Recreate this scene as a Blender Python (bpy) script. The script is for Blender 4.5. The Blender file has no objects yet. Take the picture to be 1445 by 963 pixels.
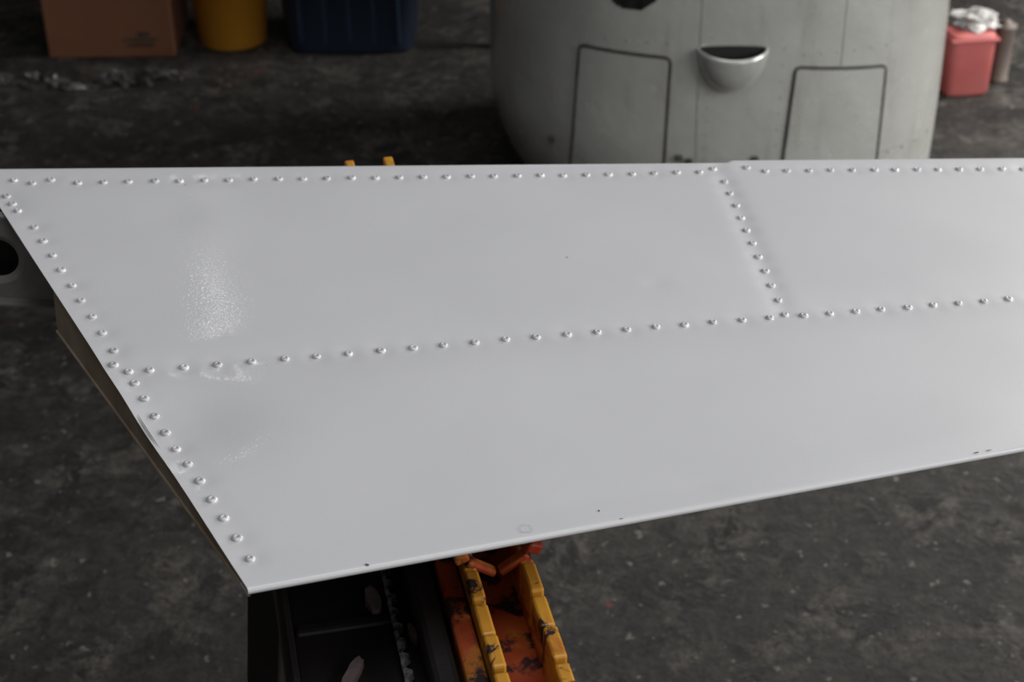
import bpy, bmesh, math, random
import numpy as np
from mathutils import Vector, Matrix, noise
random.seed(4)
S=bpy.context.scene
S.view_settings.view_transform='Standard'
S.view_settings.look='None'

# ---------------------------------------------------------------- helpers
def link(o):
    bpy.context.collection.objects.link(o); return o
def mesh_obj(name,verts,faces,mat=None,smooth=False,parent=None):
    me=bpy.data.meshes.new(name); me.from_pydata([tuple(v) for v in verts],[],faces); me.update()
    bm=bmesh.new(); bm.from_mesh(me); bmesh.ops.recalc_face_normals(bm,faces=bm.faces); bm.to_mesh(me); bm.free()
    if smooth: me.polygons.foreach_set("use_smooth",[True]*len(me.polygons))
    o=link(bpy.data.objects.new(name,me))
    if mat: me.materials.append(mat)
    if parent: o.parent=parent
    return o
def empty(name,loc=(0,0,0),rot=(0,0,0)):
    o=link(bpy.data.objects.new(name,None)); o.location=loc; o.rotation_euler=rot; o.empty_display_size=.1; return o
def boxes(name,lst,mat,parent=None,bevel=.0,loc=None,rot=None):
    bm=bmesh.new()
    for b in lst:
        M=Matrix.Translation(b[:3])
        if len(b)>6: M=M@b[6].to_4x4()
        M=M@Matrix.Diagonal((b[3],b[4],b[5],1))
        bmesh.ops.create_cube(bm,size=1,matrix=M)
    me=bpy.data.meshes.new(name); bm.to_mesh(me); bm.free()
    o=link(bpy.data.objects.new(name,me)); me.materials.append(mat)
    if bevel:
        m=o.modifiers.new("bevel",'BEVEL'); m.width=bevel; m.segments=2; m.limit_method='ANGLE'
    if parent: o.parent=parent
    if loc: o.location=loc
    if rot: o.rotation_euler=rot
    return o
def tube(name,pts,r,mat,parent=None,closed=False,res=2):
    cu=bpy.data.curves.new(name,'CURVE'); cu.dimensions='3D'; cu.bevel_depth=r; cu.bevel_resolution=res
    sp=cu.splines.new('POLY'); sp.points.add(len(pts)-1)
    for i,p in enumerate(pts): sp.points[i].co=(p[0],p[1],p[2],1)
    sp.use_cyclic_u=closed
    o=link(bpy.data.objects.new(name,cu)); cu.materials.append(mat)
    if parent: o.parent=parent
    return o
class NT:
    def __init__(s,name,rough=.5,metal=0.,col=(.5,.5,.5)):
        s.m=bpy.data.materials.new(name); s.m.use_nodes=True; s.t=s.m.node_tree; s.b=s.t.nodes['Principled BSDF']
        s.b.inputs['Roughness'].default_value=rough; s.b.inputs['Metallic'].default_value=metal
        s.b.inputs['Base Color'].default_value=(*col,1)
        s.tc=s.t.nodes.new('ShaderNodeTexCoord')
    def l(s,a,b): s.t.links.new(a,b)
    def noise(s,scale,detail=6,rough=.55,vec=None,dist=0):
        n=s.t.nodes.new('ShaderNodeTexNoise'); n.inputs['Scale'].default_value=scale; n.inputs['Detail'].default_value=detail
        n.inputs['Roughness'].default_value=rough; n.inputs['Distortion'].default_value=dist
        s.l(vec if vec else s.tc.outputs['Object'],n.inputs['Vector']); return n.outputs['Fac']
    def ramp(s,fac,stops):
        r=s.t.nodes.new('ShaderNodeValToRGB'); e=r.color_ramp.elements
        while len(e)<len(stops): e.new(.5)
        for i,(p,c) in enumerate(stops):
            e[i].position=p; e[i].color=(*c,1) if hasattr(c,'__len__') else (c,c,c,1)
        s.l(fac,r.inputs[0]); return r.outputs[0]
    def mix(s,fac,a,b,mode='MIX'):
        n=s.t.nodes.new('ShaderNodeMix'); n.data_type='RGBA'; n.blend_type=mode
        if isinstance(fac,(int,float)): n.inputs[0].default_value=fac
        else: s.l(fac,n.inputs[0])
        for v,k in ((a,6),(b,7)):
            if isinstance(v,tuple): n.inputs[k].default_value=(*v,1)
            else: s.l(v,n.inputs[k])
        return n.outputs[2]
    def bump(s,h,strength=.3,dist=.01):
        n=s.t.nodes.new('ShaderNodeBump'); n.inputs['Strength'].default_value=strength; n.inputs['Distance'].default_value=dist
        s.l(h,n.inputs['Height']); s.l(n.outputs[0],s.b.inputs['Normal']); return n.outputs[0]
    def mapping(s,scale):
        n=s.t.nodes.new('ShaderNodeMapping'); n.inputs['Scale'].default_value=scale; s.l(s.tc.outputs['Object'],n.inputs[0]); return n.outputs[0]
    def col(s,o): s.l(o,s.b.inputs['Base Color'])
def simple(name,c1,c2,scale=8,rough=.5,metal=0,bump=0):
    n=NT(name,rough,metal); f=n.noise(scale); n.col(n.ramp(f,[(.35,c1),(.65,c2)]))
    if bump: n.bump(n.noise(scale*4),bump,.005)
    return n.m

# ---------------------------------------------------------------- materials
n=NT("worn_dark_concrete",.75)
big=n.noise(1.3,5); med=n.noise(7,10,.72); fine=n.noise(38,7,.8)
c=n.ramp(big,[(.35,(.026,.022,.019)),(.65,(.060,.052,.045))])
c=n.mix(n.ramp(med,[(.50,0.),(.60,1.)]),c,(.125,.111,.098))
c=n.mix(n.ramp(n.noise(11,9,.76,dist=.9),[(.50,0.),(.57,1.)]),c,(.009,.008,.007))
c=n.mix(.85,c,n.ramp(fine,[(.40,.05),(.60,1.)]),'MULTIPLY')
c=n.mix(n.ramp(n.noise(42,3,.6),[(.645,0.),(.685,.9)]),c,(.20,.185,.165))
c=n.mix(n.ramp(n.noise(17,2),[(.73,0.),(.745,.8)]),c,(.20,.02,.02))
n.col(c)
v=n.t.nodes.new('ShaderNodeTexVoronoi'); v.inputs['Scale'].default_value=8; n.l(n.tc.outputs['Object'],v.inputs['Vector'])
pit=n.ramp(v.outputs['Distance'],[(.0,0.),(.22,1.)])
h=n.mix(.35,n.mix(.5,med,fine),pit)
n.bump(h,1.,.045); n.l(n.ramp(med,[(.3,.38),(.7,.85)]),n.b.inputs['Roughness'])
M_floor=n.m
n=NT("white_satin_paint",.42,0)
f=n.noise(5,4); c=n.ramp(f,[(.3,(.565,.572,.595)),(.7,(.60,.607,.630))])
n.col(n.mix(n.ramp(n.noise(240,2),[(.80,0.),(.82,1.)]),c,(.25,.25,.25)))
n.bump(n.noise(420,3),.10,.0006)
n.b.inputs['Coat Weight'].default_value=.5; n.b.inputs['Coat Roughness'].default_value=.06
bp=n.t.nodes.new('ShaderNodeBump'); bp.inputs['Strength'].default_value=.16; bp.inputs['Distance'].default_value=.0005
n.l(n.noise(300,2),bp.inputs['Height']); n.l(bp.outputs[0],n.b.inputs['Coat Normal'])
M_white=n.m
M_rivet=simple("painted_rivet_head",(.42,.42,.42),(.66,.655,.66),110,.28,.10)
M_rib=simple("primer_brown_rib",(.33,.25,.175),(.50,.41,.31),20,.6,.0)
M_grayrib=simple("gray_bare_aluminium",(.23,.22,.21),(.34,.33,.31),20,.5,.2)
M_black=simple("painted_shade_black",(.006,.006,.006),(.01,.01,.01),5,.7)  # flat black standing in for shade inside hollows
M_dark=simple("dark_grime_and_shade",(.02,.02,.018),(.06,.055,.05),40,.8)  # grime and dark joints, also the painted shade inside the cowling
M_stain=simple("faint_grey_stain",(.42,.415,.41),(.56,.56,.56),300,.5)
n=NT("weathered_silver_paint",.30,.5)
a=n.noise(2.5,6); b=n.noise(1,7,.7,n.mapping((14,14,2.2)))
c=n.ramp(a,[(.3,(.52,.53,.505)),(.7,(.66,.67,.64))])
c=n.mix(n.ramp(b,[(.54,0.),(.78,.55)]),c,(.32,.315,.27))
c=n.mix(n.ramp(n.noise(60,5),[(.6,0.),(.75,.5)]),c,(.72,.72,.70))
n.col(c); n.bump(n.noise(5,4,.5),.35,.02); n.l(n.ramp(a,[(.3,.16),(.7,.32)]),n.b.inputs['Roughness'])
M_cowl=n.m
n=NT("orange_yellow_plastic",.4)
c=n.ramp(n.noise(6,4),[(.35,(.42,.18,.02)),(.65,(.58,.28,.03))])
c=n.mix(n.ramp(n.noise(11,5,.6,dist=1),[(.53,0.),(.62,1.)]),c,(.36,.07,.02))
c=n.mix(n.ramp(n.noise(30,6,.65,dist=.8),[(.55,0.),(.60,1.)]),c,(.02,.015,.02))
n.col(c); n.bump(n.noise(90,3),.2,.002); M_yel=n.m
n=NT("red_orange_stained_plastic",.42)
c=n.ramp(n.noise(12,5),[(.35,(.27,.025,.012)),(.65,(.42,.09,.018))])
c=n.mix(n.ramp(n.noise(9,4,.6,dist=.5),[(.50,0.),(.60,1.)]),c,(.42,.17,.025))
c=n.mix(n.ramp(n.noise(34,6,.65),[(.50,0.),(.57,1.)]),c,(.025,.012,.015)); n.col(c); M_red=n.m
n=NT("black_stained_plastic",.5)
c=n.ramp(n.noise(8,5),[(.4,(.006,.005,.005)),(.7,(.018,.014,.014))]); n.col(c); n.bump(n.noise(60,4),.3,.002); M_blk=n.m
M_peel=simple("peeled_paint_patch",(.11,.08,.08),(.17,.12,.125),90,.6)
M_teeth=simple("worn_grey_teeth",(.015,.015,.015),(.22,.21,.22),160,.6)
M_card=simple("brown_cardboard",(.14,.055,.025),(.18,.073,.034),4,.8)
M_tape=simple("packing_tape",(.20,.10,.055),(.24,.125,.07),10,.35)
M_ybucket=simple("yellow_bucket_plastic",(.58,.24,.02),(.66,.30,.03),4,.4)
M_blue=simple("navy_blue_plastic",(.012,.022,.042),(.02,.032,.058),4,.45)
M_steel=simple("shelf_steel_grey",(.05,.055,.065),(.09,.095,.105),9,.5,.4)
M_redjug=simple("faded_red_plastic",(.34,.07,.07),(.42,.12,.11),5,.5)
M_cloth=simple("white_rag_cloth",(.22,.22,.22),(.62,.61,.6),35,.9,0,.3)
M_greybox=simple("grey_metal_can",(.12,.10,.09),(.17,.14,.12),7,.5)
M_wall=simple("dark_hangar_wall",(.05,.045,.04),(.08,.07,.065),1.5,.85)
M_plastic=simple("crumpled_clear_plastic",(.05,.045,.04),(.2,.19,.18),60,.25)

# ---------------------------------------------------------------- room
boxes("floor",[(0,2.5,-.05,12,11,.1)],M_floor)
gx0,gx1,gz0,gz1=-1.02,-.82,3.45,4.12; zs=3.80
boxes("wall_back",[((-6+gx0)/2,6.05,2.4,6+gx0,.1,4.8),((6+gx1)/2,6.05,2.4,6-gx1,.1,4.8),
  ((gx0+gx1)/2,6.05,gz0/2,gx1-gx0,.1,gz0),((gx0+gx1)/2,6.05,(4.8+gz1)/2,gx1-gx0,.1,4.8-gz1)],M_wall)
def pane(name,x0,x1,z0,z1,st):
    n=NT(name+"_glass",.5); n.b.inputs['Emission Color'].default_value=(.97,.97,1,1); n.b.inputs['Emission Strength'].default_value=st
    n.b.inputs['Base Color'].default_value=(.05,.05,.05,1)
    boxes(name,[((x0+x1)/2,6.06,(z0+z1)/2,x1-x0,.01,z1-z0)],n.m)
pane("window_1",-.967,-.928,zs,gz1,11)
pane("window_2",gx0,gx1,gz0,zs,.5)
pane("window_3",-.928,gx1,zs,gz1,.15)
pane("window_4",gx0,-.967,zs,gz1,.15)
boxes("wall_left",[(-4.05,2.5,2.4,.1,7,4.8)],M_wall)

# ---------------------------------------------------------------- aileron
root=empty("aircraft_aileron",(0,1.192,.9),(0,math.radians(3.63),0))
NL=np.array((-.183,-.342)); NR=np.array((.95,.070)); FL=np.array((-.545,.276)); FR=np.array((.95,.500))
riv=[]
def row(p,q,k,j=.0006):
    for i in range(k+1):
        t=i/k; riv.append((p[0]+(q[0]-p[0])*t+random.uniform(-j,j),p[1]+(q[1]-p[1])*t+random.uniform(-j,j)))
row((-.435,.254),(.201,.360),26); row((.273,.371),(.566,.414),12); row((.5904,.4175),(.93,.467),14)
riv+=[(-.498,.251),(-.479,.247),(-.463,.257),(.217,.371),(.254,.377)]
row((-.3013,-.0737),(.2371,.0662),20); row((.2692,.0745),(.4738,.1259),8); row((.4994,.1323),(.93,.24),17)
row((-.4551,.1586),(-.3371,-.0479),8); row((-.3108,-.0939),(-.1863,-.3082),10)
riv+=[(-.3327,-.0693),(-.3187,-.0776),(-.4965,.2168),(-.487,.202),(-.478,.188)]
row((.2263,.3413),(.249,.0992),9); riv.append((.2522,.0752))
riv=np.array(riv)
rdep=np.array([random.uniform(.0004,.0010) for _ in riv])

def zfield(P):
    z=np.zeros(len(P))
    for r,dp in zip(riv,rdep):
        d2=((P-r)**2).sum(1); m=d2<.0022
        z[m]-=dp*np.exp(-d2[m]/(2*.0075**2))
    d=(P[:,1]-(-.0737+.26*(P[:,0]+.3013)))/math.sqrt(1+.26**2)
    z-=.0014*np.exp(-(d/.028)**2)
    z-=.0052*np.exp(-(((P[:,0]+.262)/.055)**2+((P[:,1]+.145)/.05)**2))
    z-=.00028*np.exp(-(((P[:,0]+.243)/.010)**2+((P[:,1]+.072)/.006)**2))
    z-=.0006*np.exp(-(((P[:,0]+.335)/.03)**2+((P[:,1]-.2)/.03)**2))
    z-=.0005*np.exp(-(((P[:,0]-.135)/.012)**2+((P[:,1]-.115)/.012)**2))
    z-=.0004*np.exp(-(((P[:,0]-.15)/.02)**2+((P[:,1]+.20)/.008)**2))
    z+=.0009*np.sin(P[:,0]*9+1.3)*np.sin(P[:,1]*11+.5)+.0002*np.sin(P[:,0]*27+.4)*np.sin(P[:,1]*31+1.1)
    sx=.2263+(.3413-P[:,1])*(.0227/.2421)
    z-=np.where(d>0,.0008*np.exp(-((P[:,0]-sx)/.012)**2),0)
    return z
NX,NY=520,230
aa=np.linspace(0,1,NX+1); bb=np.linspace(0,1,NY+1)
R=.003; RF=.008
verts=[];rows=0
nearp=NL[None]+(NR-NL)[None]*aa[:,None]; farp=FL[None]+(FR-FL)[None]*aa[:,None]
stepf=1/(1+np.exp(-((farp[:,0]-.235)/.001)))
farp=farp+np.outer(stepf,np.array((0,.006)))
dirv=(farp-nearp); L=np.linalg.norm(dirv,axis=1,keepdims=True); dirv=dirv/L
HF=.045
def addrow(P,z):
    global rows
    verts.append(np.column_stack([P,z if hasattr(z,'__len__') else np.full(len(P),z)])); rows+=1
for t in np.linspace(0,1,40):
    off=RF*2+(L-R*2-RF*2)*(1-t); addrow(nearp+dirv*off,-2*R-(HF-2*R)*(1-t))
for k in range(1,9):
    ph=math.pi*k/9; addrow(nearp+dirv*(R-R*math.sin(ph)),-R-R*math.cos(ph))
for b in bb:
    off=R+(L-R-RF)*b; P=nearp+dirv*off
    addrow(P,zfield(P)*min(1,b*25+.0))
for k in range(1,7):
    ph=math.pi/2*k/6; addrow(nearp+dirv*(L-RF+RF*math.sin(ph)),-RF+RF*math.cos(ph))
addrow(nearp+dirv*L,-HF+.003); addrow(nearp+dirv*(L-.004),-HF)
V=np.concatenate(verts); W=NX+1
faces=[]
for r in range(rows-1):
    for i in range(NX):
        q=V[r*W+i]
        if r<39 and q[0]<-.36 and q[1]>.05: continue   # lower skin stops at the hinge bay
        if r<39 and i<4: continue
        faces.append((r*W+i,r*W+i+1,(r+1)*W+i+1,(r+1)*W+i))
skin=mesh_obj("skin",V,faces,M_white,True,root)
def rib(name,N,F,mat,inset,hf,hn,frac=1.,th=.0015):
    d=(F-N); l=np.linalg.norm(d); d=d/l; nrm=np.array((d[1],-d[0])); vs=[]; K=24
    for side in (0,th):
        for i in range(K+1):
            t=i/K*frac; p=N+d*(.003+(l-.012)*t)+nrm*(inset+side)
            vs.append((p[0],p[1],-.0025)); vs.append((p[0],p[1],-(hn+(hf-hn)*t)))
    fs=[];n0=2*(K+1)
    for s in (0,n0):
        for i in range(K): a=s+2*i; fs.append((a,a+1,a+3,a+2))
    return mesh_obj(name,vs,fs,mat,False,root)
rib("end_rib_left",NL,FL,M_rib,.002,.072,.007,.645)
rib("end_rib_right",NR,FR,M_rib,-.006,.045,.009)
dd=(FL-NL); ll=np.linalg.norm(dd); dd=dd/ll; nn_=np.array((dd[1],-dd[0]))
tube("end_rib_bead",[(*(NL+dd*(.003+(ll-.012)*t)+nn_*.002),-(.007+.065*t)-.0005) for t in np.linspace(0,.645,20)],.0016,M_rib,root)
hc=(-.503,-.053); hr=.0215; K=64
outer=[(-.64,-.003),(-.36,-.003),(-.36,-.060),(-.43,-.097),(-.64,-.097)]
def ray(ang):
    dx,dy=math.cos(ang),math.sin(ang); best=9
    for i in range(len(outer)):
        x1,y1=outer[i];x2,y2=outer[(i+1)%len(outer)]
        den=dx*(y2-y1)-dy*(x2-x1)
        if abs(den)<1e-9: continue
        t=((x1-hc[0])*(y2-y1)-(y1-hc[1])*(x2-x1))/den
        s=((x1-hc[0])*dy-(y1-hc[1])*dx)/den
        if t>0 and -1e-6<=s<=1+1e-6: best=min(best,t)
    return (hc[0]+dx*best,hc[1]+dy*best)
A=[2*math.pi*i/K for i in range(K)]
ybr=.185
vs=[(p[0],ybr,p[1]) for p in (ray(a) for a in A)]
vs+=[(hc[0]+(hr+.006)*math.cos(a),ybr,hc[1]+(hr+.006)*math.sin(a)) for a in A]
vs+=[(hc[0]+hr*math.cos(a),ybr+.004,hc[1]+hr*math.sin(a)) for a in A]
fs=[]
for i in range(K):
    j=(i+1)%K; fs+=[(i,j,K+j,K+i),(K+i,K+j,2*K+j,2*K+i)]
o=mesh_obj("hinge_spar_web",vs,fs,M_grayrib,False,root); m=o.modifiers.new("s",'SOLIDIFY'); m.thickness=.0015
boxes("hinge_spar_flange",[(-.535,ybr-.007,-.097,.21,.016,.002),(-.50,ybr-.0,-.004,.28,.01,.002)],M_grayrib,root)
boxes("hole_shade_plate",[(-.50,ybr+.03,-.05,.26,.002,.09)],M_black,root)  # black plate behind the hole, paints the shade seen through it
prof=[(.0042,0),(.0041,.0010),(.0035,.0019),(.0025,.0024),(.0014,.0025),(.0010,.0016),(0,.0015)]
vs=[];fs=[];seg=16
for r in riv:
    z0=float(zfield(np.array([r]))[0])-.0001; base=len(vs); k=random.uniform(.92,1.06)
    for (rr,zz) in prof[:-1]:
        for i in range(seg):
            a=2*math.pi*i/seg; vs.append((r[0]+rr*k*math.cos(a),r[1]+rr*k*math.sin(a),z0+zz))
    vs.append((r[0],r[1],z0+prof[-1][1]))
    for q in range(len(prof)-2):
        for i in range(seg):
            j=(i+1)%seg; fs.append((base+q*seg+i,base+q*seg+j,base+(q+1)*seg+j,base+(q+1)*seg+i))
    q=len(prof)-2
    for i in range(seg): fs.append((base+q*seg+i,base+q*seg+(i+1)%seg,base+(q+1)*seg))
mesh_obj("rivets",vs,fs,M_rivet,True,root)
def flecks(name,lst,mat):
    vs=[];fs=[]
    for x,y,rx,ry,rt in lst:
        b=len(vs); z=float(zfield(np.array([[x,y]]))[0])+.0003
        for i in range(9):
            a=2*math.pi*i/9; k=random.uniform(.6,1.4); px,py=rx*k*math.cos(a),ry*k*math.sin(a)
            vs.append((x+px*math.cos(rt)-py*math.sin(rt),y+px*math.sin(rt)+py*math.cos(rt),max(z,-.0001)+.0002))
        fs.append(tuple(range(b,b+9)))
    mesh_obj(name,vs,fs,mat,False,root)
flecks("paint_chips",[(.0528,.1544,.0007,.0007,0),(.0656,-.2340,.0009,.0008,0),(-.1032,-.3100,.0018,.0012,0),(-.33,.262,.0006,.0006,0),(-.14,.2,.0004,.0004,0),
  (.378,-.1345,.004,.0006,.35),(.390,-.1300,.003,.0005,.35),(.082,-.2425,.002,.0004,.4)],M_dark)
vs=[];fs=[];N=30;sx_,sy_=.0103,-.2600
for i in range(N):
    a=2*math.pi*i/N; k=random.uniform(.8,1.1)
    for rr in (.0054*k,.0046*k): vs.append((sx_+rr*math.cos(a),sy_+rr*.9*math.sin(a),max(0,float(zfield(np.array([[sx_,sy_]]))[0]))+.0005))
mesh_obj("ring_stain",vs,[(2*i,2*i+1,2*((i+1)%N)+1,2*((i+1)%N)) for i in range(N) if i%3],M_stain,False,root)

# ---------------------------------------------------------------- sawhorse
ang=math.radians(12.2)
sh=empty("sawhorse",(.003,.90,0),(0,0,ang))
y0,y1=-.16,.80; ym=(y0+y1)/2; LY=y1-y0
zt=.845; WX=.0225
L_=[];R_=[];tooth=.037; gap=.0035; y=y0; k=0
while y<y1-.02:
    hgt=.046 if k%2 else .0435
    for lst,sx in ((L_,-WX),(R_,WX)): lst.append((sx,y+tooth/2,zt-.050+hgt/2,.011,tooth-gap,hgt))
    y+=tooth; k+=1
boxes("trough_walls",[(WX,ym,zt-.034,.007,LY,.030),(-WX,ym,zt-.034,.007,LY,.030)]+R_+L_,M_yel,sh,.002)
boxes("trough_floor",[(0,ym,zt-.052,.056,LY,.008)],M_red,sh,.001)
boxes("trough_rail_red",[(-.037,ym-.02,zt-.046,.016,LY-.1,.052)],M_red,sh,.003)
cr=[]
for yy in (.07,.11,.15):
    for sx in (-1,1):
        cr.append((sx*.013,yy,zt-.010,.027,.010,.006,Matrix.Rotation(sx*-.6,3,'Y')))
        cr.append((sx*.029,yy+.004,zt+.004,.012,.020,.010,Matrix.Rotation(sx*.4,3,'Y')))
boxes("cradle_clamp",cr,M_red,sh,.002)
by0,by1=-.16,.42; bm_=(by0+by1)/2; BL=by1-by0
boxes("body_beam",[(-.110,bm_,zt-.085,.11,BL,.05),(-.058,bm_,zt-.070,.02,BL,.09),(-.166,bm_,zt-.085,.010,BL,.07),(.0,bm_,zt-.09,.07,BL,.06)],M_blk,sh,.006)
boxes("body_ribs",[(-.115,by0+.06+i*.09,zt-.060,.09,.012,.008) for i in range(6)],M_blk,sh,.003)
lg=[]
for yy,sy in ((by0+.12,-1),(by1-.08,1)):
    for xx,sx in ((-.140,-1),(.012,1)):
        top=Vector((xx,yy,zt-.08)); bot=Vector((xx+sx*.06,yy+sy*.10,.0))
        dv=top-bot; q=dv.to_track_quat('Z','Y').to_matrix(); c=(top+bot)/2
        lg.append((c.x,c.y,c.z,.045,.035,dv.length,q)); lg.append((c.x+sx*.023,c.y,c.z,.006,.05,dv.length*.98,q))
boxes("legs",lg,M_blk,sh,.004)
boxes("leg_braces",[(-.065,by0+.06,.35,.24,.02,.04),(-.065,by1-.02,.35,.24,.02,.04)],M_blk,sh,.003)
vs=[];N=110;zz=zt-.055
for i in range(N+1):
    yy=by0+.01+i*.0035
    vs+= [(-.084,yy,zz),(-.081+(.004 if i%5<2 else 0),yy,zz+.001)]
o=mesh_obj("clamp_teeth",vs,[(2*i,2*i+1,2*i+3,2*i+2) for i in range(N)],M_teeth,False,sh); m=o.modifiers.new("s",'SOLIDIFY'); m.thickness=.006; m.offset=0
vs=[];fs=[]
for (x,y,rx,ry,rt) in ((-.122,.02,.005,.017,-.5),(-.07,.055,.003,.010,.2),(-.095,.10,.006,.016,.1)):
    b=len(vs)
    for i in range(14):
        a=2*math.pi*i/14; k=random.uniform(.85,1.12); px,py=rx*k*math.cos(a),ry*k*math.sin(a)
        vs.append((x+px*math.cos(rt)-py*math.sin(rt),y+px*math.sin(rt)+py*math.cos(rt),zt-.0565))
    fs.append(tuple(range(b,b+14)))
o=mesh_obj("peeled_patches",vs,fs,M_peel,False,sh); m=o.modifiers.new("s",'SOLIDIFY'); m.thickness=.008; m.offset=0

# ---------------------------------------------------------------- cowling
cw=empty("engine_cowling",(.46,3.42,0))
AX,AY,P_=.495,.42,2.4; H=.78
def cs(phi,z,off=0):
    c,s=math.cos(phi),math.sin(phi)
    x=AX*math.copysign(abs(c)**(2/P_),c); y=AY*math.copysign(abs(s)**(2/P_),s)
    t=z/H; k=1.
    if x>0: k-=.055*t*t*(x/AX)
    else: k+=.03*(-x/AX)
    if z<.26:
        q=(.26-z)/.26; k-=.010*q*q
        if x<0: k-=.19*q*q*min(1,-x/AX*1.2)
    if z>.55: k-=.075*((z-.55)/.23)**2
    x*=k; y*=k
    if off:
        nl=Vector((x/AX**2,y/AY**2,0)).normalized(); x+=nl.x*off; y+=nl.y*off
    return (x,y,z)
def front(x,z,off=0):
    lo,hi=math.pi,2*math.pi
    for _ in range(40):
        m=(lo+hi)/2
        if cs(m,z)[0]<x: lo=m
        else: hi=m
    return cs((lo+hi)/2,z,off)
NP,NZ=600,200
vs=[];fs=[]
for j in range(NZ+1):
    z=H*j/NZ
    for i in range(NP): vs.append(cs(2*math.pi*i/NP,z))
for j in range(NZ):
    for i in range(NP):
        a=j*NP+i;b=j*NP+(i+1)%NP
        cx=(vs[a][0]+vs[b][0])/2; cz=vs[a][2]+H/NZ/2; cy=vs[a][1]
        if cy<0 and .517+abs((cx+.225)/.05)**2.5*.03<cz<.64-abs((cx+.225)/.05)**2.5*.03: continue
        fs.append((a,b,b+NP,a+NP))
mesh_obj("shell",vs,fs,M_cowl,True,cw)
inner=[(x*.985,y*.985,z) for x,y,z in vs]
mesh_obj("inside_shade_skin",inner,[f for f in fs],M_dark,True,cw)  # dark-coloured copy of the shell, paints the shaded hollow inside
def surf_line(name,pts,r,mat,closed=False,off=0.001,n=14):
    out=[]; P=pts+[pts[0]] if closed else pts
    for (x1,z1),(x2,z2) in zip(P[:-1],P[1:]):
        for i in range(n):
            t=i/n; out.append(front(x1+(x2-x1)*t-0.46,z1+(z2-z1)*t,off))
    if not closed: out.append(front(P[-1][0]-.46,P[-1][1],off))
    return tube(name,out,r,mat,cw,closed)
def rrect(p,r=.012):
    out=[]; n=len(p)
    for i in range(n):
        a=Vector(p[i-1]);b=Vector(p[i]);c=Vector(p[(i+1)%n])
        u=(a-b).normalized()*r; v=(c-b).normalized()*r
        for t in (0,.5,1):
            q=b+u*(1-t)**2+v*t**2; out.append((q.x,q.y))
    return out
D1=[(.124,.150),(.137,.432),(.316,.425),(.314,.150)]
D2=[(.556,.150),(.566,.405),(.760,.386),(.766,.150)]
for k,D in enumerate((D1,D2)):
    surf_line("access_door_gap_%d"%(k+1),rrect(D),.0034,M_dark,True,0.0005,8)
    vs=[];fs=[];n_=24
    for j in range(n_+1):
        for i in range(n_+1):
            u,v=i/n_,j/n_
            bx=Vector(D[0]).lerp(Vector(D[3]),u); tx=Vector(D[1]).lerp(Vector(D[2]),u); q=bx.lerp(tx,v)
            cen=Vector(((D[0][0]+D[2][0])/2,(D[0][1]+D[2][1])/2)); q=cen+(q-cen)*.965
            vs.append(front(q.x-.46,q.y,.0022))
    for j in range(n_):
        for i in range(n_): a=j*(n_+1)+i; fs.append((a,a+1,a+n_+2,a+n_+1))
    mesh_obj("access_door_%d"%(k+1),vs,fs,M_cowl,True,cw)
M_seam=simple("shallow_seam_grime",(.16,.16,.14),(.26,.26,.24),60,.7)
surf_line("seam_1",[(.385,.06),(.375,.30),(.372,.50),(.37,.75)],.0010,M_seam,False,.0)
surf_line("seam_2",[(.66,.40),(.655,.75)],.0010,M_seam,False,.0)
surf_line("seam_3",[(.02,.19),(.40,.205),(.85,.19)],.0008,M_seam,False,.0)
vs=[];fs=[];U,Vn=24,14
cx,cz=.4375,.437
for j in range(Vn+1):
    th=math.pi/2*j/Vn
    for i in range(U+1):
        a=math.pi*i/U
        lx=.070*math.cos(a)*math.cos(th)**.8; out_=.040*math.sin(a)*math.cos(th); lz=-.082*math.sin(th)
        zt_=.010*(math.cos(a)**2)*math.cos(th)
        b=front(cx+lx-.46,cz+lz,.0005); vs.append((b[0],b[1]-out_,b[2]+zt_))
for j in range(Vn):
    for i in range(U): a=j*(U+1)+i; fs.append((a,a+1,a+U+2,a+U+1))
o=mesh_obj("air_scoop",vs,fs,M_cowl,True,cw); m=o.modifiers.new("s",'SOLIDIFY'); m.thickness=.003
vs=[]
for i in range(U+1):
    a=math.pi*i/U; b=front(cx+.064*math.cos(a)-.46,cz,.002); vs.append((b[0],b[1],cz+.008-.03*math.sin(a)))
for i in range(U,-1,-1):
    a=math.pi*i/U; b=front(cx+.064*math.cos(a)-.46,cz,.002); vs.append((b[0],b[1],cz+.012+.004*math.sin(a)))
mesh_obj("scoop_shade_sheet",vs,[tuple(range(len(vs)))],M_black,False,cw)  # flat black sheet painting the shade in the scoop opening
vs=[];fs=[]
def dot(x,z,r=.003):
    b=len(vs); c=front(x-.46,z,.0005)
    for i in range(8):
        a=2*math.pi*i/8; vs.append((c[0]+r*math.cos(a),c[1],c[2]+r*math.sin(a)))
    vs.append((c[0],c[1]-r*.5,c[2]))
    for i in range(8): fs.append((b+i,b+(i+1)%8,b+8))
for i in range(26): dot(.02+i*.035,.185)
for i in range(10): dot(.395,.20+i*.03,.002)
for i in range(8): dot(.54,.2+i*.035,.002)
for i in range(5): dot(.15+i*.04,.455,.0025)
for i in range(6): dot(.58+i*.035,.43,.002)
mesh_obj("fasteners",vs,fs,M_seam,False,cw)
dk=[]
for x,z in ((.345,.207),(.085,.205),(.365,.20),(.50,.205)):
    c=front(x-.46,z,.003); dk.append((c[0],c[1],c[2],.014,.006,.014))
boxes("latch_studs",dk,M_dark,cw,.002)

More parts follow.
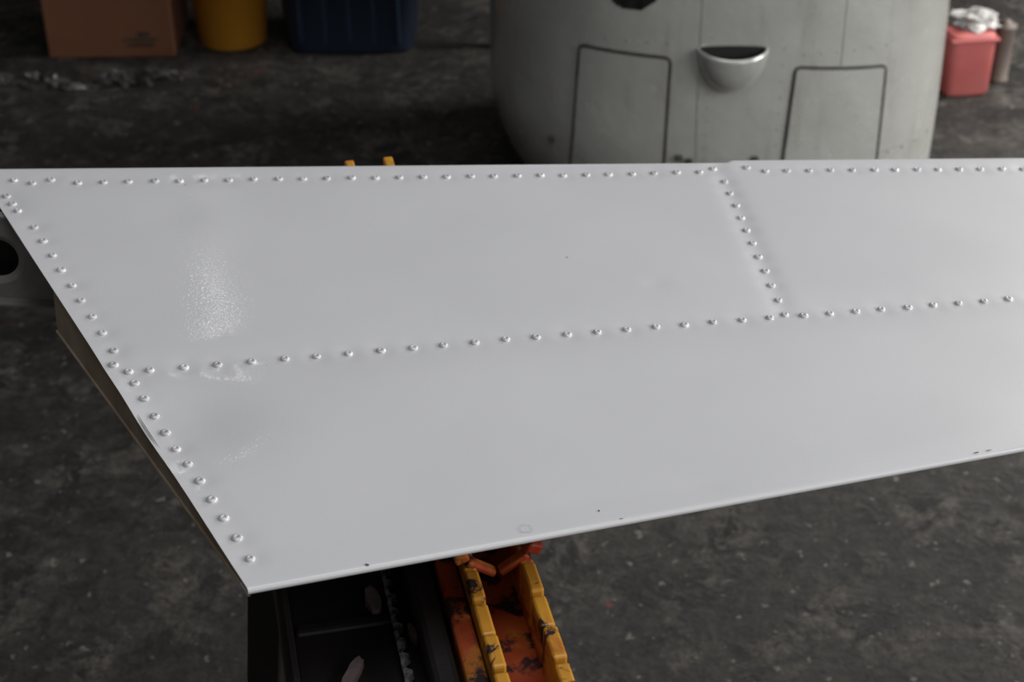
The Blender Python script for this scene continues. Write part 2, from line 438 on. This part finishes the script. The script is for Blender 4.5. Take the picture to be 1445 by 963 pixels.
# ---------------------------------------------------------------- background objects
def lathe(name,prof,mat,parent,seg=40,loc=(0,0,0),sq=None):
    vs=[];fs=[]
    for r,z in prof:
        for i in range(seg):
            a=2*math.pi*i/seg; c,s=math.cos(a),math.sin(a)
            if sq: c=math.copysign(abs(c)**(2/sq[2]),c)*sq[0]; s=math.copysign(abs(s)**(2/sq[2]),s)*sq[1]
            vs.append((loc[0]+r*c,loc[1]+r*s,loc[2]+z))
    for j in range(len(prof)-1):
        for i in range(seg): a=j*seg+i;b=j*seg+(i+1)%seg; fs.append((a,b,b+seg,a+seg))
    fs.append(tuple(range(seg)))
    return mesh_obj(name,vs,fs,mat,True,parent)
cb=empty("cardboard_box",(-1.075,4.19,0),(0,0,math.radians(2)))
boxes("carton",[(0,0,.15,.335,.28,.30)],M_card,cb,.003)
boxes("flaps",[(-.08,0,.303,.158,.28,.004),(.08,0,.303,.158,.28,.004)],M_card,cb)
boxes("tape",[(0,0,.3065,.05,.282,.001),(0,-.1415,.26,.05,.001,.09)],M_tape,cb)
boxes("printed_marks",[(.08,-.1415,.05,.09,.001,.006),(.08,-.1415,.035,.07,.001,.006),(.09,-.1415,.065,.03,.001,.012)],M_dark,cb)
bk=empty("yellow_bucket",(-.765,4.18,0))
lathe("pail",[(.088,.0),(.092,.004),(.108,.24),(.114,.243),(.114,.262),(.108,.264),(.102,.255),(.088,.02),(0.001,.018)],M_ybucket,bk,48)
tube("handle",[(.113*math.cos(a),-.02-.06*math.sin(a),.25-.07*math.sin(a)) for a in np.linspace(0,math.pi,20)],.003,M_steel,bk)
bb_=empty("blue_storage_bin",(-.435,4.20,0))
lathe("tub",[(.85,0),(.87,.01),(1.0,.30),(1.05,.303),(1.05,.325),(1.0,.327),(.96,.31),(.84,.02),(0.001,.018)],M_blue,bb_,64,sq=(.200,.15,5))
boxes("moulded_ribs",[(-.13+i*.065,-.137,.16,.012,.012,.26,Matrix.Rotation(.07,3,'X')) for i in range(5)],M_blue,bb_,.003)
su=empty("steel_shelf",(-.75,4.55,0))
boxes("posts",[(x,y,.9,.035,.035,1.8) for x in (-.72,.72) for y in (-.42,.25)],M_steel,su,.002)
boxes("shelf_shade_boards",[(0,-.085,z,1.47,.70,.025) for z in (.55,1.05,1.75)],M_steel,su,.002)  # boards above the view, added to cast shade on the items below
boxes("back_panel",[(0,.26,.9,1.47,.01,1.8)],M_dark,su)
rj=empty("red_plastic_container",(1.150,3.83,0),(0,0,.15))
lathe("body",[(.9,0),(1,.01),(1,.15),(.97,.16),(.9,.163),(.001,.163)],M_redjug,rj,48,sq=(.060,.045,5))
boxes("grip_rim",[(0,0,.150,.126,.096,.008)],M_redjug,rj,.002)
gc=empty("grey_oil_can",(1.262,3.90,0))
lathe("can",[(.026,0),(.026,.006),(.024,.01),(.024,.14),(.027,.145),(.027,.15),(.010,.158),(.010,.162),(.001,.163)],M_greybox,gc,32)
def crumple(name,c,s,mat,seed,parent=None,sub=4,amp=.35):
    bm=bmesh.new(); bmesh.ops.create_icosphere(bm,subdivisions=sub,radius=1)
    for v in bm.verts:
        nn=noise.noise(v.co*1.7+Vector((seed,0,0)))+.6*noise.noise(v.co*4+Vector((0,seed,0)))
        v.co*=1+amp*nn*2
        v.co=Vector((v.co.x*s[0],v.co.y*s[1],max(v.co.z,-.75)*s[2]))
    z=min(v.co.z for v in bm.verts)
    for v in bm.verts: v.co.z-=z
    me=bpy.data.meshes.new(name); bm.to_mesh(me); bm.free(); me.materials.append(mat)
    o=link(bpy.data.objects.new(name,me)); o.location=c
    if parent: o.parent=parent
    return o
crumple("white_rag",(1.165,3.855,.163),(.055,.035,.022),M_cloth,3)
db=empty("crumpled_plastic_sheeting",(-1.13,3.89,0))
for i in range(24):
    crumple("fold_%d"%(i+1),(-.28+i*.023+random.uniform(-.01,.01),random.uniform(-.05,.03),0),(random.uniform(.01,.03),.010,random.uniform(.004,.012)+(.012 if i in(16,17,18,20) else 0)),M_plastic if i%3==1 else M_dark,i*3.1,db,2,.6)

# ---------------------------------------------------------------- light
w=bpy.data.worlds.new("world"); S.world=w; w.use_nodes=True
w.node_tree.nodes['Background'].inputs[0].default_value=(.82,.80,.80,1); w.node_tree.nodes['Background'].inputs[1].default_value=.12
def area(name,loc,target,sx,sy,power,col=(1,1,1)):
    l=bpy.data.lights.new(name,'AREA'); l.shape='RECTANGLE'; l.size=sx; l.size_y=sy; l.energy=power; l.color=col
    o=link(bpy.data.objects.new(name,l)); o.location=loc; o.rotation_euler=(Vector(target)-Vector(loc)).to_track_quat('-Z','Y').to_euler(); return o
area("hangar_door_daylight",(4.6,.7,2.2),(.3,3.0,.2),3.0,2.6,210,(1,.985,.955))
area("right_floor_fill",(2.6,4.1,1.7),(1.5,3.5,0),.9,1.4,95,(1,.96,.91))  # added lamp, brightens the right floor and the cowling's right edge
area("overhead_fill",(.5,.8,4.2),(.3,1.3,0),2.2,2.2,42,(.96,.975,1))  # added soft lamp above, lights the aileron evenly
area("front_fill",(2.8,-2.8,2.4),(.9,3,.3),2.0,2.2,34,(1,.98,.95))  # added fill lamp from behind the camera, no doorway modelled

# ---------------------------------------------------------------- camera
cam=bpy.data.cameras.new("camera"); co=link(bpy.data.objects.new("camera",cam))
cam.sensor_width=22.3; cam.lens=35.0
co.location=(0,0,1.65); co.rotation_euler=(math.radians(90-32.18),0,0)
cam.dof.use_dof=True; cam.dof.focus_distance=1.31; cam.dof.aperture_fstop=5.6
cam.clip_start=.05
S.camera=co
